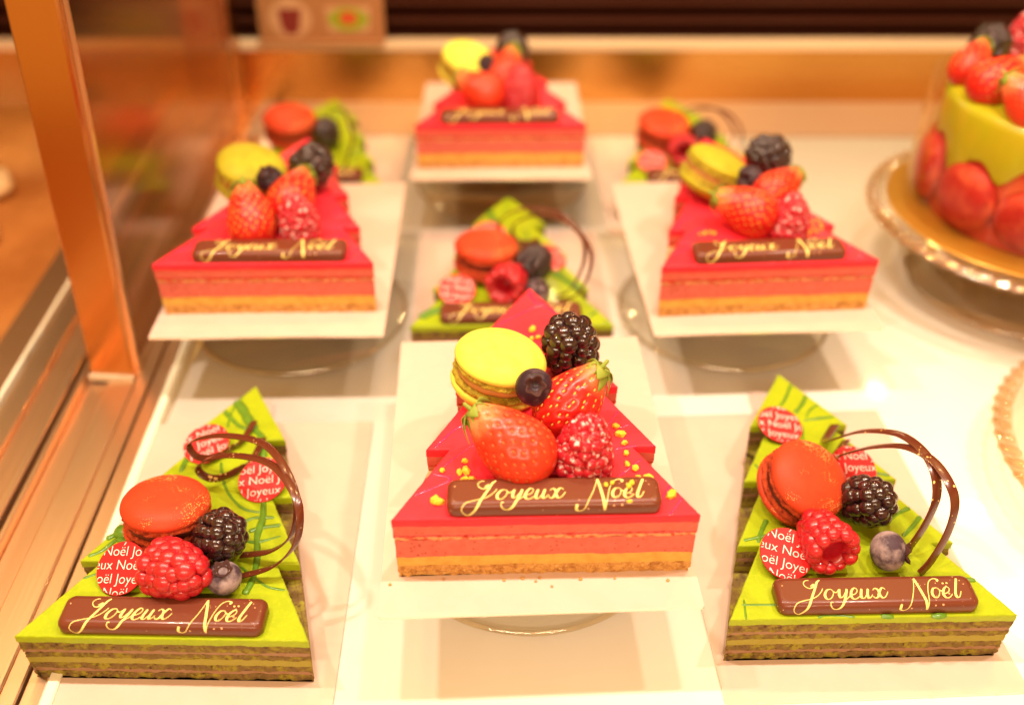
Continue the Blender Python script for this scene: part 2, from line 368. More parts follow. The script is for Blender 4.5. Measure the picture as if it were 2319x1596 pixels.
def drizzle_mesh(name, lines, zt, m):
    out = []
    for w, pl in lines:
        b = MB(); pts = catmull(pl, 7); run = []
        def flush():
            if len(run) > 2:
                rings = []
                for i, (x, y) in enumerate(run):
                    q0, q1 = run[max(i - 1, 0)], run[min(i + 1, len(run) - 1)]; d = Vector((q1[0] - q0[0], q1[1] - q0[1])); d = d.normalized() if d.length > 0 else Vector((1, 0))
                    ww = w * (1 + .35 * nz((x, y, 0), 1.6, w * 9)) * (.55 if i in (0, len(run) - 1) else 1)
                    rings.append([(x - d.y * ww * .5 * math.cos(a), y + d.x * ww * .5 * math.cos(a), zt - .015 + ww * .34 * math.sin(a)) for a in (0, .63, 1.26, 1.88, 2.51, PI, PI + .8, 2 * PI - .8)])
                b.rings(rings)
        for p in pts:
            if inside(p[0] * 1.0, p[1]): run.append(p)
            else: flush(); run = []
        flush()
        if b.f: out.append(b.mesh(name, [m]))
    return out
DRIZ = {
'gFL':[(0.42,[(-1.02,14.38),(-0.4,13.81),(0.11,13.01),(0.7,12.07)]),(0.26,[(0.7,12.07),(1.2,11.47),(1.63,10.0)]),(0.18,[(-1.37,13.71),(-0.79,13.07),(-0.14,12.37),(0.39,12.07)]),(0.1,[(-0.26,15.25),(-0.45,14.47),(-0.69,13.31),(-0.61,12.2)]),(0.12,[(-0.28,9.75),(0.13,8.57),(0.72,7.57),(1.52,6.81),(2.4,6.63)]),(0.24,[(2.25,7.27),(2.44,6.26),(2.44,5.27),(2.71,4.1),(2.8,2.98),(2.65,2.16)]),(0.16,[(1.66,6.05),(2.1,6.31),(2.93,6.33)]),(0.16,[(2.02,5.51),(2.6,5.76),(3.3,5.9)]),(0.2,[(-1.91,10.29),(-1.95,9.07)]),(0.25,[(-2.05,12.57),(-2.1,12.02)]),(0.2,[(-2.83,9.41),(-2.63,8.92)]),(0.55,[(-4.05,5.44),(-3.48,5.39),(-2.99,5.28)]),(0.2,[(-4.34,4.77),(-3.87,4.96),(-3.53,5.27)]),(0.16,[(-4.28,4.01),(-3.82,4.31),(-3.43,4.97)]),(0.2,[(-3.43,4.97),(-2.81,4.74)]),(0.1,[(-4.27,2.72),(-3.84,2.95),(-3.41,3.18)]),(0.1,[(2.14,3.58),(2.89,2.98),(3.5,2.56),(4.21,2.41)]),(0.12,[(1.96,5.02),(2.52,4.92),(3.43,5.29)])],
'gFR':[(0.14,[(0.5,14.63),(-0.14,13.38),(-0.56,12.79)]),(0.18,[(1.04,13.79),(0.64,13.02),(0.07,12.28)]),(0.1,[(1.54,12.95),(0.95,12.59),(0.51,11.94)]),(0.14,[(0.34,11.7),(1.18,11.85),(2.12,11.99)]),(0.1,[(0.15,11.38),(-0.07,10.13)]),(0.16,[(-4.21,4.05),(-3.52,4.22),(-2.73,4.45),(-2.24,4.57)]),(0.16,[(-2.97,5.21),(-3.36,4.53),(-3.64,3.92)]),(0.16,[(2.42,8.08),(2.87,7.92),(3.46,7.77)]),(0.12,[(2.23,10.08),(1.59,9.64)]),(0.1,[(2.21,9.32),(2.53,8.43)]),(0.16,[(3.41,5.79),(2.82,5.48),(2.34,5.17)]),(0.16,[(3.7,5.27),(3.1,4.64),(2.55,4.15)]),(0.1,[(-5.01,0.7),(-4.24,0.69),(-3.47,0.67)]),(0.08,[(-4.87,0.97),(-4.98,0.02)]),(0.16,[(-2.38,2.59),(-1.77,2.52),(-1.13,2.56)]),(0.18,[(4.11,1.77),(4.54,1.74),(4.85,1.75)]),(0.1,[(-2.18,0.04),(-1.73,0.14),(-0.75,0.04)]),(0.2,[(0.28,0.07),(1.27,-0.03),(2.83,0.04)]),(0.1,[(-2.71,8.69),(-2.51,8.25)])],
'gM':[(0.4,[(-1.27,13.1),(-0.99,12.09),(-0.6,10.79),(-0.07,9.83)]),(0.4,[(1.94,6.09),(2.64,5.38),(3.58,4.14),(4.26,3.6)]),(0.4,[(-5.07,0.8),(-4.52,1.34),(-3.85,1.7)]),(0.18,[(4.77,1.3),(4.31,0.82)]),(0.12,[(5.4,0.38),(4.9,-0.21)]),(0.25,[(-4.49,3.62),(-4.19,3.23)]),(0.1,[(-1.55,12.27),(-1.39,11.12)]),(0.12,[(0.07,13.93),(-0.43,13.08),(-0.75,12.92)]),(0.14,[(0.96,10.76),(1.1,10.12),(1.15,9.19)])],
'pF':[(0.12,[(-0.07,15.15),(0.07,14.46),(0.36,13.98),(0.66,13.78),(1.39,12.84)]),(0.1,[(0.68,14.07),(-0.18,13.43),(-0.82,12.9),(-1.55,12.28)]),(0.1,[(-4.83,1.24),(-4.31,1.52),(-3.51,2.08),(-4.18,2.34)]),(0.1,[(-4.2,3.82),(-3.49,4.85),(-2.97,5.24)]),(0.1,[(4.76,1.53),(4.39,0.96),(3.82,0.41)]),(0.1,[(5.11,0.88),(4.69,0.28),(4.39,-0.1)]),(0.1,[(4.47,3.81),(4.05,3.24),(3.36,2.52),(2.71,1.93)]),(0.1,[(2.89,3.59),(3.6,3.76),(4.11,3.69),(4.47,3.81)]),(0.08,[(3.67,5.08),(3.11,4.83)]),(0.08,[(3.28,5.92),(2.79,5.1)]),(0.08,[(-3.78,2.81),(-3.12,3.54),(-2.44,4.17)])],
}
def layer_set(specs):
    out = []
    for k, sp in enumerate(specs): out.append(layer(*sp, seed=k * 3.1 + 1))
    return out
PINK = layer_set([
    ('biscuit_base', 0, .54, 'biscuit', .09, .06, 4, 0),
    ('custard_layer', .545, 1.06, 'custard', .08, .02, 2, 0),
    ('mousse_layer', 1.065, 1.96, 'mousse', .06, .012, 2, 0),
    ('sponge_layer', 1.965, 2.12, 'pale_sponge', .06, .05, 2, 0),
    ('jam_layer', 2.125, 2.27, 'jam', .035, .035, 2, 0),
    ('mousse_layer', 2.275, 2.72, 'mousse_top', .02, .012, 2, 0),
    ('glaze', 2.725, 3.1, 'pink_glaze', 0, .012, 2, .05)])
GREEN = layer_set([
    ('sponge_layer', 0, .38, 'dark_sponge', .12, .08, 3, 0),
    ('cream_layer', .385, .56, 'cocoa_cream', .11, .03, 2, 0),
    ('sponge_layer', .565, .94, 'dark_sponge', .10, .08, 3, 0),
    ('cream_layer', .945, 1.30, 'olive_cream', .08, .02, 2, 0),
    ('sponge_layer', 1.305, 1.62, 'dark_sponge', .07, .08, 3, 0),
    ('cream_layer', 1.625, 1.80, 'cocoa_cream', .055, .03, 2, 0),
    ('sponge_layer', 1.805, 2.26, 'dark_sponge', .035, .05, 3, 0),
    ('glaze', 2.265, 2.63, 'green_glaze', 0, .02, 2, .045)])

CAKES = {   # name: (x, y, degrees, board z, cake height, kind, board centre x, y, deg)
 'pF': (1.24, 24.8, 1.4, 4.5, 3.1, 'p', .75, 31.6, 2.4),
 'pMR': (13.2, 42.5, 3.5, 4.5, 3.1, 'p', 12.85, 49.4, 2.8),
 'pML': (-12.7, 42.5, 1.0, 4.5, 3.1, 'p', -12.75, 49.0, 1.2),
 'pB': (-.75, 59.9, 1.0, 4.5, 3.1, 'p', -.8, 66.9, .5),
 'gFL': (-13.3, 23.2, -1.2, .11, 2.63, 'g', -13.1, 30.2, 1.2),
 'gFR': (14.03, 24.2, 1.2, .11, 2.63, 'g', 13.85, 31.0, 2.7),
 'gM': (0, 43.96, 1.0, .11, 2.63, 'g', -.1, 50.6, 1.0),
 'gBR': (13, 61, 1.0, .11, 2.63, 'g', 12.5, 67.2, 1.5),
 'gBL': (-14.5, 61, 0, .11, 2.63, 'g', -14.4, 67.2, 0)}
WHERE = {'pF': 'the front pink cake', 'pMR': 'the raised pink cake at right', 'pML': 'the raised pink cake at left', 'pB': 'the rearmost pink cake',
 'gFL': 'the front left green cake', 'gFR': 'the front right green cake', 'gM': 'the middle green cake', 'gBR': 'the rear right green cake', 'gBL': 'the rear left green cake'}
CLAB = {'pF': 'pink tree shaped mousse cake in the foreground on a raised white board', 'pMR': 'raised pink tree cake at right beside the round cake stand',
 'pML': 'raised pink tree cake at left beside the steel track', 'pB': 'rearmost pink tree cake before the golden steel panel',
 'gFL': 'lime green tree cake at front left beside the steel track', 'gFR': 'lime green tree cake at front right corner of the shelf',
 'gM': 'lime green tree cake in the middle, behind the front pink cake', 'gBR': 'lime green tree cake partly hidden behind the raised right pink cake',
 'gBL': 'lime green tree cake partly hidden behind the raised left pink cake'}
ROOT = {}
for key, (cx, cy, dg, zb, hh, kind, bx, by, bd) in CAKES.items():
    r = obj('tree_cake', None, loc=(cx, cy, zb), rot=(0, 0, R(dg)))
    tag(r, CLAB[key], 'cake', 'pink tree cakes' if kind == 'p' else 'green tree cakes'); ROOT[key] = r
    for nm, me in (PINK if kind == 'p' else GREEN): obj(nm, me, r)
    dk = key if key in DRIZ else ('pF' if kind == 'p' else 'gFR')
    for me in drizzle_mesh('drizzle', [(w * (1.0 if kind == 'p' else 1.3), q) for w, q in DRIZ[dk]], hh, 'pink_drizzle' if kind == 'p' else 'green_drizzle'): obj('drizzle', me, r)
    o = obj('cake_board', BOARD, loc=(bx, by, zb - .11), rot=(0, 0, R(bd)))
    tag(o, 'white card board with pull tab under ' + WHERE[key], 'cake board', 'white cake boards')
    if kind == 'p':
        g = obj('glass_stand', None, loc=(bx, by, 0)); tag(g, 'low clear glass pedestal under the board of ' + WHERE[key], 'cake stand', 'glass pedestals')
        glass_stand_parts(g, 5.5, 4.39, 6.3)

def put(key, x, y, dz, rz=0):
    """point on a cake's top, local cake coordinates -> world cm"""
    cx, cy, dg, zb, hh = CAKES[key][:5]; t = R(dg)
    return (cx + x * math.cos(t) - y * math.sin(t), cy + x * math.sin(t) + y * math.cos(t), zb + hh + dz)

# ------------------------------------------------------------------ plaque with script lettering
PW, PD, PH, PR = 3.92, .74, .62, .26
def rrect(w, d, r, n=6):
    pts = []
    for (sx, sy, a0) in ((1, -1, -90), (1, 1, 0), (-1, 1, 90), (-1, -1, 180)):
        for k in range(n + 1): a = R(a0 + 90 * k / n); pts.append((sx * (w - r) + r * math.cos(a), sy * (d - r) + r * math.sin(a)))
    return pts
b = MB(); rings = []
for ins, z in [(.06, 0), (.01, .06), (0, .2)] + [(PR * (1 - math.cos(a)), PH - PR + PR * math.sin(a)) for a in [k * PI / 12 for k in range(0, 7)]]:
    rings.append([(x, y, z + .012 * nz((x, y, 0), .5)) for x, y in rrect(PW - ins, PD - ins, .34 - ins * .4)])
b.rings(rings); PLAQUE = b.mesh('bar', ['milk_chocolate'], True, 60)
STROKES = [
 [(455,128),(492,108),(480,132),(445,146),(408,135),(388,106),(412,78),(455,72)],
 [(575,72),(540,92),(500,145),(440,222),(380,300),(330,350),(285,372),(242,352),(224,315),(258,276),(340,255),(430,240),(500,215),(552,180),(582,150)],
 [(665,155),(622,165),(585,205),(590,240),(627,243),(667,215),(687,178),(668,156)], [(680,176),(712,186),(738,172)],
 [(730,178),(757,158),(740,205),(745,231),(777,222),(820,180)], [(842,155),(802,225),(750,290),(700,320),(650,318),(622,295),(626,272),(648,272)], [(780,262),(850,220),(890,200)],
 [(862,210),(905,204),(940,184),(950,160),(928,147),(892,168),(866,208),(870,236),(893,247),(928,238),(958,222)],
 [(1003,158),(977,205),(974,236),(1000,240),(1040,205)], [(1072,158),(1046,210),(1048,240),(1078,230),(1102,210)],
 [(1120,170),(1150,154),(1180,175),(1178,215),(1202,241),(1240,225),(1275,188)], [(1258,165),(1228,150),(1186,185),(1152,230),(1118,241),(1102,224)],
 [(1385,292),(1376,330),(1410,346),(1452,330),(1500,270),(1560,180),(1612,72)], [(1612,70),(1632,150),(1650,250),(1664,340)], [(1664,345),(1690,260),(1722,170),(1765,102),(1822,74),(1866,82),(1856,100)],
 [(1820,157),(1780,166),(1750,205),(1757,240),(1790,245),(1826,215),(1842,178),(1822,158)], [(1838,178),(1862,186),(1885,195)],
 [(1864,214),(1908,206),(1944,187),(1954,163),(1932,150),(1896,171),(1870,211),(1874,239),(1897,250),(1932,240),(1968,215)],
 [(2082,75),(2042,140),(2002,212),(2004,246),(2036,238),(2072,192)]]
DOTS = [(1912, 118), (1956, 116)]
def on_plaque(px, py):
    x = (px - 1160) / 278.0; s = (py - 72) / 190.0            # s: way along the surface from the back edge
    flat0 = PD - PR; y = flat0 - .0 - s; zf = PH
    front = -(PD - PR)
    if y < front:
        a = (front - y) / PR
        if a < PI / 2: y2 = front - (PR + .012) * math.sin(a); zf = PH - PR + (PR + .012) * math.cos(a)
        else: y2 = -PD - .012; zf = PH - PR - (a - PI / 2) * PR
        return (x, y2, zf)
    return (x, y, zf + .012 + .012 * nz((x, y, 0), .5))
b = MB()
for st in STROKES:
    pts = catmull(st, 8); vs = []; fs = []
    for i, (x, y) in enumerate(pts):
        q0, q1 = pts[max(i - 1, 0)], pts[min(i + 1, len(pts) - 1)]; dx, dy = q1[0] - q0[0], q1[1] - q0[1]; L = math.hypot(dx, dy) or 1
        w = 4.2 + 9.6 * max(0, dy / L) ** 1.2
        if i < 2 or i > len(pts) - 3: w *= .8
        nx, ny = -dy / L * w, dx / L * w * .75
        vs += [on_plaque(x + nx, y + ny), on_plaque(x - nx, y - ny)]
    for i in range(len(pts) - 1): fs.append((2 * i, 2 * i + 1, 2 * i + 3, 2 * i + 2))
    b.add(vs, fs)
for (x, y) in DOTS: b.add([on_plaque(x + 11 * math.cos(a), y + 7 * math.sin(a)) for a in [k * PI / 5 for k in range(10)]], [tuple(range(10))])
LETTERS = b.mesh('lettering', ['gold_lettering'], False)

# ------------------------------------------------------------------ toppings: meshes shared by copies
def foot_fn(seed, amp):
    def fn(r, z, a):
        k = max(0, 1 - abs(z - .15) / .22)
        p = (math.cos(a) * 3, math.sin(a) * 3, z)
        return r + k * amp * (nz(p, 1.6, seed) + .8 * nz(p, 4, seed)), z + k * amp * .35 * nz(p, 2.2, seed + 9)
    return fn
def shell_meshes(cm, fm):
    prof_foot = [(1.2, .0), (1.75, .02), (1.88, .08), (1.92, .16), (1.88, .26), (1.80, .33)]
    prof_dome = [(1.80, .31), (1.90, .37), (1.93, .46), (1.90, .58), (1.80, .73), (1.62, .88), (1.35, 1.00), (1.0, 1.08), (.6, 1.125), (.25, 1.14), (.004, 1.14)]
    f = MB(); f.lathe(prof_foot, 96, foot_fn(2, .11)); 
    d = MB(); d.lathe(prof_dome, 64, lambda r, z, a: (r * (1 + .012 * math.sin(2 * a + 1)), z + .02 * nz((r * math.cos(a), r * math.sin(a), 0), .6)))
    return d.mesh('shell', [cm]), f.mesh('foot', [fm])
fl = MB(); fl.lathe([(.01, 0), (1.68, 0), (1.74, .12), (1.72, .25), (1.66, .33), (.01, .33)], 48, lambda r, z, a: (r + .05 * nz((math.cos(a) * 3, math.sin(a) * 3, z), 1.2), z))
MAC = {}
for k, cm, fm, fi in (('yellow', 'yellow_macaron', 'yellow_foot', 'caramel_filling'), ('olive', 'olive_macaron', 'yellow_foot', 'caramel_filling'), ('orange', 'orange_macaron', 'orange_foot', 'choco_filling')):
    MAC[k] = shell_meshes(cm, fm) + (fl.mesh('filling', [fi]),)
def macaron(key, x, y, dz, rot, col, label, sc=1.0):
    r = obj('macaron', None, loc=put(key, x, y, dz), rot=tuple(R(a) for a in rot)); tag(r, label, 'macaron', 'macarons on the cakes'); r.scale = (sc,) * 3
    d, f, fi = MAC[col]
    top = obj('shell', d, r, (0, 0, .16)); obj('foot', f, top)
    low = obj('shell', d, r, (.06, .02, -.16), (PI, 0, .4)); obj('foot', f, low)
    obj('filling', fi, r, (0, 0, -.165))

def berry(rows, prof_r, rd, squash, seed, core=None, m='raspberry'):
    rnd = random.Random(seed); b = MB()
    for (z, n, off) in rows:
        r0 = prof_r(z)
        for i in range(n):
            a = 2 * PI * (i + off) / n + rnd.uniform(-.07, .07); zz = z + rnd.uniform(-.05, .05); k = rd * rnd.uniform(.82, 1.14)
            e = .12; slope = (prof_r(zz + e) - prof_r(zz - e)) / (2 * e)
            d = Vector((math.cos(a), math.sin(a), -slope)).normalized(); mt = frame_matrix(d)
            rr = max(r0, .02) * rnd.uniform(.97, 1.03)
            b.ball((rr * math.cos(a), rr * math.sin(a), zz), (k, k * 1.02, k * squash), 3, mt)
    if core: b.lathe(core, 32)
    for _ in range(46):                      # fine styles between the drupelets
        z, n, off = rnd.choice(rows); a = rnd.uniform(0, 2 * PI); rr = prof_r(z) + rd * .55; p = Vector((rr * math.cos(a), rr * math.sin(a), z))
        d = Vector((math.cos(a) + rnd.uniform(-.9, .9), math.sin(a) + rnd.uniform(-.9, .9), rnd.uniform(-.8, .8))).normalized(); q = p + d * rnd.uniform(.15, .32)
        u = d.orthogonal().normalized() * .009; w_ = d.cross(u); b.add([p + u, p - u * .5 + w_, p - u * .5 - w_, q], [(0, 1, 3), (1, 2, 3), (2, 0, 3)], 1)
    return b.mesh(m, [m, 'berry_hair'])
ras_r = lambda z: .93 * (max(0.0, 1 - max(0, z / 2.05) ** 2.1)) ** .5 if z > 0 else .93
RAS_ROWS = [(.02, 15, 0), (.36, 15, .5), (.72, 14, 0), (1.07, 13, .5), (1.40, 11, 0), (1.70, 8, .5), (1.93, 5, 0), (2.08, 1, 0)]
RAS_CORE = [(.55, .9), (.62, .2), (.7, -.12), (.86, -.1), (.9, .2), (.9, .9), (.75, 1.4), (.4, 1.85), (.01, 2.0)]
RAS_CUP = [(.02, 1.0)] + RAS_CORE
BIG_ROWS = [(.0, 11, 0), (.42, 12, .5), (.86, 11, 0), (1.28, 9, .5), (1.64, 6, 0), (1.90, 3, .5)]
BIG_CUP = [(.02, 1.0), (.38, .9), (.45, .1), (.6, -.22), (.82, -.15), (.88, .2), (.88, .9), (.72, 1.4), (.4, 1.8), (.01, 1.9)]
RASP = {'juicy': berry(BIG_ROWS, ras_r, .36, .8, 8, BIG_CUP, 'raspberry'), 'hollow': berry(BIG_ROWS, lambda z: ras_r(z) * .9, .35, .85, 9, BIG_CUP, 'raspberry'), 'raspberry': berry(RAS_ROWS, ras_r, .285, .85, 3, RAS_CUP, 'raspberry'), 'sugared_raspberry': berry(RAS_ROWS, ras_r, .275, .9, 5, RAS_CUP, 'sugared_raspberry')}
bl_r = lambda z: .98 * math.sqrt(max(.0, 1 - ((z - .0) / 1.32) ** 2)) if abs(z) < 1.32 else 0
BLK_ROWS = [(-1.2, 4, 0), (-.85, 8, .5), (-.42, 10, 0), (.02, 10, .5), (.46, 9, 0), (.86, 8, .5), (1.15, 5, 0), (1.30, 1, 0)]
BLK = [berry(BLK_ROWS, bl_r, .36, .9, s, [(.01, -1.1), (.6, -.9), (.85, -.3), (.85, .3), (.6, .9), (.01, 1.15)], 'blackberry') for s in (11, 12)]
def raspberry(key, x, y, dz, rot, label, kind='raspberry', sc=1.0):
    o = obj('raspberry', RASP[kind], loc=put(key, x, y, dz), rot=tuple(R(a) for a in rot)); o.scale = (sc,) * 3; tag(o, label, 'raspberry', 'raspberries on the cakes')
def blackberry(key, x, y, dz, rot, label, k=0, sc=1.0):
    o = obj('blackberry', BLK[k], loc=put(key, x, y, dz), rot=tuple(R(a) for a in rot)); o.scale = (sc,) * 3; tag(o, label, 'blackberry', 'blackberries on the cakes')

BLU = {}
for k in ('blueberry', 'dusty_blueberry'):
    b = MB(); b.lathe([(.01, -.66)] + [(.75 * math.sin(t), -.66 * math.cos(t)) for t in [PI * i / 20 for i in range(1, 18)]] + [(.27, .60), (.22, .52), (.12, .47), (.01, .46)], 40)
    BLU[k] = b.mesh('body', [k])
b = MB(); b.lathe([(.20, .53), (.27, .61), (.34, .69), (.40, .72), (.36, .66), (.29, .58)], 50, lambda r, z, a: (r * (1 + .12 * math.cos(5 * a)) if z > .6 else r, z + (.07 * math.cos(5 * a) if z > .65 else 0)))
CROWN = b.mesh('crown', ['blueberry_crown'])
def blueberry(key, x, y, dz, rot, label, kind='blueberry', sc=1.0):
    r = obj('blueberry', None, loc=put(key, x, y, dz), rot=tuple(R(a) for a in rot)); r.scale = (sc,) * 3; tag(r, label, 'blueberry', 'blueberries on the cakes')
    obj('body', BLU[kind], r); obj('crown', CROWN, r)

def straw_r(z):      # z from -1.75 (tip) to 1.4 (shoulder)
    t = (z + 1.75) / 3.15
    return 1.38 * (math.sin(PI * min(1, t) ** .62 * .93)) ** .78 if 0 < t <= 1 else 0.0
SEEDS = []
rows = 13
for j in range(rows):
    z = -1.5 + 2.7 * j / (rows - 1); n = max(4, int(2 * PI * straw_r(z) / .53))
    for i in range(n): SEEDS.append((2 * PI * (i + (j % 2) * .5) / n + random.uniform(-.06, .06), z + random.uniform(-.05, .05)))
def straw_mesh(m, sm, seed):
    zs = [-1.75 + 3.15 * (k / 60) for k in range(61)]; n = 96; sp = []
    for a, z in SEEDS: r = straw_r(z); sp.append(Vector((r * math.cos(a), r * math.sin(a), z)))
    def fn(r, z, a):
        p = Vector((r * math.cos(a), r * math.sin(a), z)); d = 0
        for q in sp:
            e = (p - q).length_squared
            if e < .06: d += .075 * math.exp(-e / .010)
        return max(.002, r - d + r * .035 * nz((p.x, p.y, p.z), .6, seed)), z
    b = MB(); b.lathe([(max(.003, straw_r(z)), z) for z in zs] + [(.3, 1.38), (.01, 1.34)], n, fn)
    for (a, z), q in zip(SEEDS, sp):
        sl = (straw_r(z + .1) - straw_r(z - .1)) / .2; d = Vector((math.cos(a), math.sin(a), -sl)).normalized()
        up = Vector((0, 0, 1)); tz = (up - d * up.dot(d)).normalized(); tx = tz.cross(d); mt = Matrix((tx, tz, d)).transposed()
        c = q * (1 + straw_r(z) * .0) - d * (.055 - straw_r(z) * .035 * nz(q, .6, seed)); b.ball(c, (.042, .075, .035), 2, mt, 1)
    return b.mesh('body', [m, sm])
STRAW = {'strawberry': straw_mesh('strawberry', 'strawberry_seed', 1), 'strawberry_orange': straw_mesh('strawberry_orange', 'strawberry_seed_red', 4)}
def calyx_mesh():
    b = MB(); rnd = random.Random(4)
    for k in range(9):
        a = 2 * PI * k / 9 + rnd.uniform(-.15, .15); L = rnd.uniform(.62, 1.0); w = rnd.uniform(.26, .36); vs = []; fs = []; n = 9
        for i in range(n):
            t = i / (n - 1); rad = .08 + L * t; zz = 1.42 + .10 * math.sin(t * 3) - .62 * t * t + rnd.uniform(-.01, .01) + (.35 * t * t if k % 3 == 0 else 0)
            ww = w * math.sin(PI * min(1, .18 + t * .82)) ** .8 + .004
            c = Vector((rad * math.cos(a), rad * math.sin(a), zz)); sd = Vector((-math.sin(a), math.cos(a), 0))
            for s_, dz in ((-1, .05), (0, -.02), (1, .05)): p = c + sd * ww * s_; vs.append((p.x, p.y, p.z + dz * ww * 2))
            for s_, dz in ((-1, .05), (0, -.02), (1, .05)): p = c + sd * ww * s_; vs.append((p.x, p.y, p.z + dz * ww * 2 - .035))
        for i in range(n - 1):
            o = i * 6
            for q in (0, 1): fs.append((o + q, o + q + 1, o + q + 7, o + q + 6)); fs.append((o + q + 3, o + q + 9, o + q + 10, o + q + 4))
            fs.append((o, o + 6, o + 9, o + 3)); fs.append((o + 2, o + 5, o + 11, o + 8))
        b.add(vs, fs)
    b.lathe([(.14, 1.36), (.10, 1.5), (.08, 1.75), (.01, 1.78)], 10)
    return b.mesh('calyx', ['leaf'])
CALYX = calyx_mesh()
def strawberry(key, x, y, dz, axis, spin, label, kind='strawberry', sc=1.0):
    """axis: direction from tip to leaves, in cake coordinates"""
    q = Vector(axis).to_track_quat('Z', 'Y') @ Euler((0, 0, R(spin))).to_quaternion()
    r = obj('strawberry', None, loc=put(key, x, y, dz), rot=q.to_euler()); r.scale = (sc * .92, sc * .92, sc * 1.13); tag(r, label, 'strawberry', 'strawberries on the cakes')
    obj('body', STRAW[kind], r); obj('calyx', CALYX, r)

def plaque(key, x, y, dg, label):
    r = obj('chocolate_plaque', None, loc=put(key, x, y, .0), rot=(R(2), 0, R(CAKES[key][2] + dg))); tag(r, label, 'plaque', 'chocolate greeting plaques')
    obj('bar', PLAQUE, r); obj('lettering', LETTERS, r)

# red printed discs
def text_mesh(body, size, shift, clip_r, rot):
    bm = bmesh.new()
    for k, (line, sx) in enumerate(body):
        cu = bpy.data.curves.new('t', 'FONT'); cu.body = line; cu.size = size; cu.offset = -.011 * size; cu.align_x = 'CENTER'
        o = bpy.data.objects.new('t', cu); COL.objects.link(o); bpy.context.view_layer.update()
        me = bpy.data.meshes.new_from_object(o.evaluated_get(bpy.context.evaluated_depsgraph_get()))
        bpy.data.objects.remove(o); bpy.data.curves.remove(cu)
        me.transform(Matrix.Translation((sx, (2 - k) * size * .98 + shift, 0)))
        bm.from_mesh(me); bpy.data.meshes.remove(me)
    bmesh.ops.rotate(bm, verts=bm.verts, cent=(0, 0, 0), matrix=Matrix.Rotation(R(rot), 3, 'Z'))
    for i in range(24):
        a = 2 * PI * i / 24; nrm = (math.cos(a), math.sin(a), 0)
        bmesh.ops.bisect_plane(bm, geom=bm.verts[:] + bm.edges[:] + bm.faces[:], plane_co=(clip_r * nrm[0], clip_r * nrm[1], 0), plane_no=nrm, clear_outer=True)
    for v in bm.verts: v.co = Vector((v.co.x * S, v.co.y * S, .062 * S))
    me = bpy.data.meshes.new('printed_words'); bm.to_mesh(me); bm.free(); me.materials.append(M['white_print']); return me
W1 = 'Joyeux Noël Joyeux Noël'
WORDS = [text_mesh([(W1, .2), (W1, .85), (W1, -.5), (W1, .35), (W1, .9)], .56, -.12, 1.04, 6),
         text_mesh([(W1, .9), (W1, -.25), (W1, .6), (W1, -.75), (W1, .1)], .56, -.2, 1.04, -2),
         text_mesh([(W1, -.6), (W1, .3), (W1, 1.0), (W1, -.2), (W1, .6)], .56, -.05, 1.04, -10)]
b = MB(); n = 56; c = [(math.cos(2 * PI * i / n), math.sin(2 * PI * i / n)) for i in range(n)]
b.rings([[(1.06 * x, 1.06 * y, -.06) for x, y in c], [(1.08 * x, 1.08 * y, -.02) for x, y in c], [(1.08 * x, 1.08 * y, .03) for x, y in c]], 1, True, False)
b.rings([[(1.08 * x, 1.08 * y, .03) for x, y in c], [(1.06 * x, 1.06 * y, .052) for x, y in c]], 0, False, True)
DISC = b.mesh('disc', ['sticker_red', 'sticker_back'], True, 50)
def disc(key, x, y, dz, rot, k, label):
    r = obj('printed_disc', None, loc=put(key, x, y, dz), rot=tuple(R(a) for a in rot)); tag(r, label, 'disc', 'red printed discs')
    obj('disc', DISC, r); obj('printed_words', WORDS[k], r)

# chocolate curls
def curl(key, pts, label, w=.34, axis=(.6, .78, .1)):
    P = [Vector(p) for p in catmull(pts, 8)]; b = MB(); rings = []; ax = Vector(axis).normalized()
    for i, p in enumerate(P):
        t = (P[min(i + 1, len(P) - 1)] - P[max(i - 1, 0)]).normalized(); u = (ax - t * ax.dot(t))
        u = u.normalized() if u.length > .15 else Vector((0, 0, 1)); nn = t.cross(u).normalized(); h = .038; ww = w / 2
        rings.append([tuple(p + u * (ww * a) + nn * (h * c_)) for a, c_ in ((-1, -.6), (-.8, -1), (.8, -1), (1, -.6), (1, .6), (.8, 1), (-.8, 1), (-1, .6))])
    b.rings(rings); cx, cy, dg, zb, hh = CAKES[key][:5]
    o = obj('chocolate_curl', b.mesh('chocolate_curl', ['dark_chocolate'], True, 60), loc=(cx, cy, zb + hh + .1), rot=(0, 0, R(dg))); tag(o, label, 'chocolate curl', 'chocolate curls on green cakes')

# ------------------------------------------------------------------ the pink cakes' toppings
AT = WHERE
plaque('pF', .31, .80, 0, 'chocolate bar reading Joyeux Noël, sprinkled with crumbs, on the front pink cake')
plaque('pMR', .02, .80, 0, 'chocolate bar with gold script on ' + AT['pMR'])
plaque('pML', .3, .80, 0, 'chocolate bar with gold script on ' + AT['pML'])
plaque('pB', -.05, .80, 0, 'chocolate bar with gold script on ' + AT['pB'])
macaron('pF', -1.65, 7.3, 1.15, (2, 12, 20), 'yellow', 'bright yellow macaron on the front pink cake', 1.0)
macaron('pMR', -1.35, 7.6, 1.35, (10, 22, 40), 'olive', 'olive green macaron on the raised pink cake at right', .98)
macaron('pML', -1.9, 7.5, 1.25, (8, 18, 0), 'olive', 'olive green macaron on the raised pink cake at left')
macaron('pB', -2.3, 7.1, 1.3, (12, 18, 0), 'yellow', 'yellow macaron on the rearmost pink cake')
blackberry('pF', 1.44, 8.6, 1.38, (8, -6, 20), 'tall glossy blackberry upright on the front pink cake', 0, 1.0)
blackberry('pMR', 2.2, 9.3, 1.5, (60, 0, -60), 'blackberry at the top of the raised pink cake at right', 1, .98)
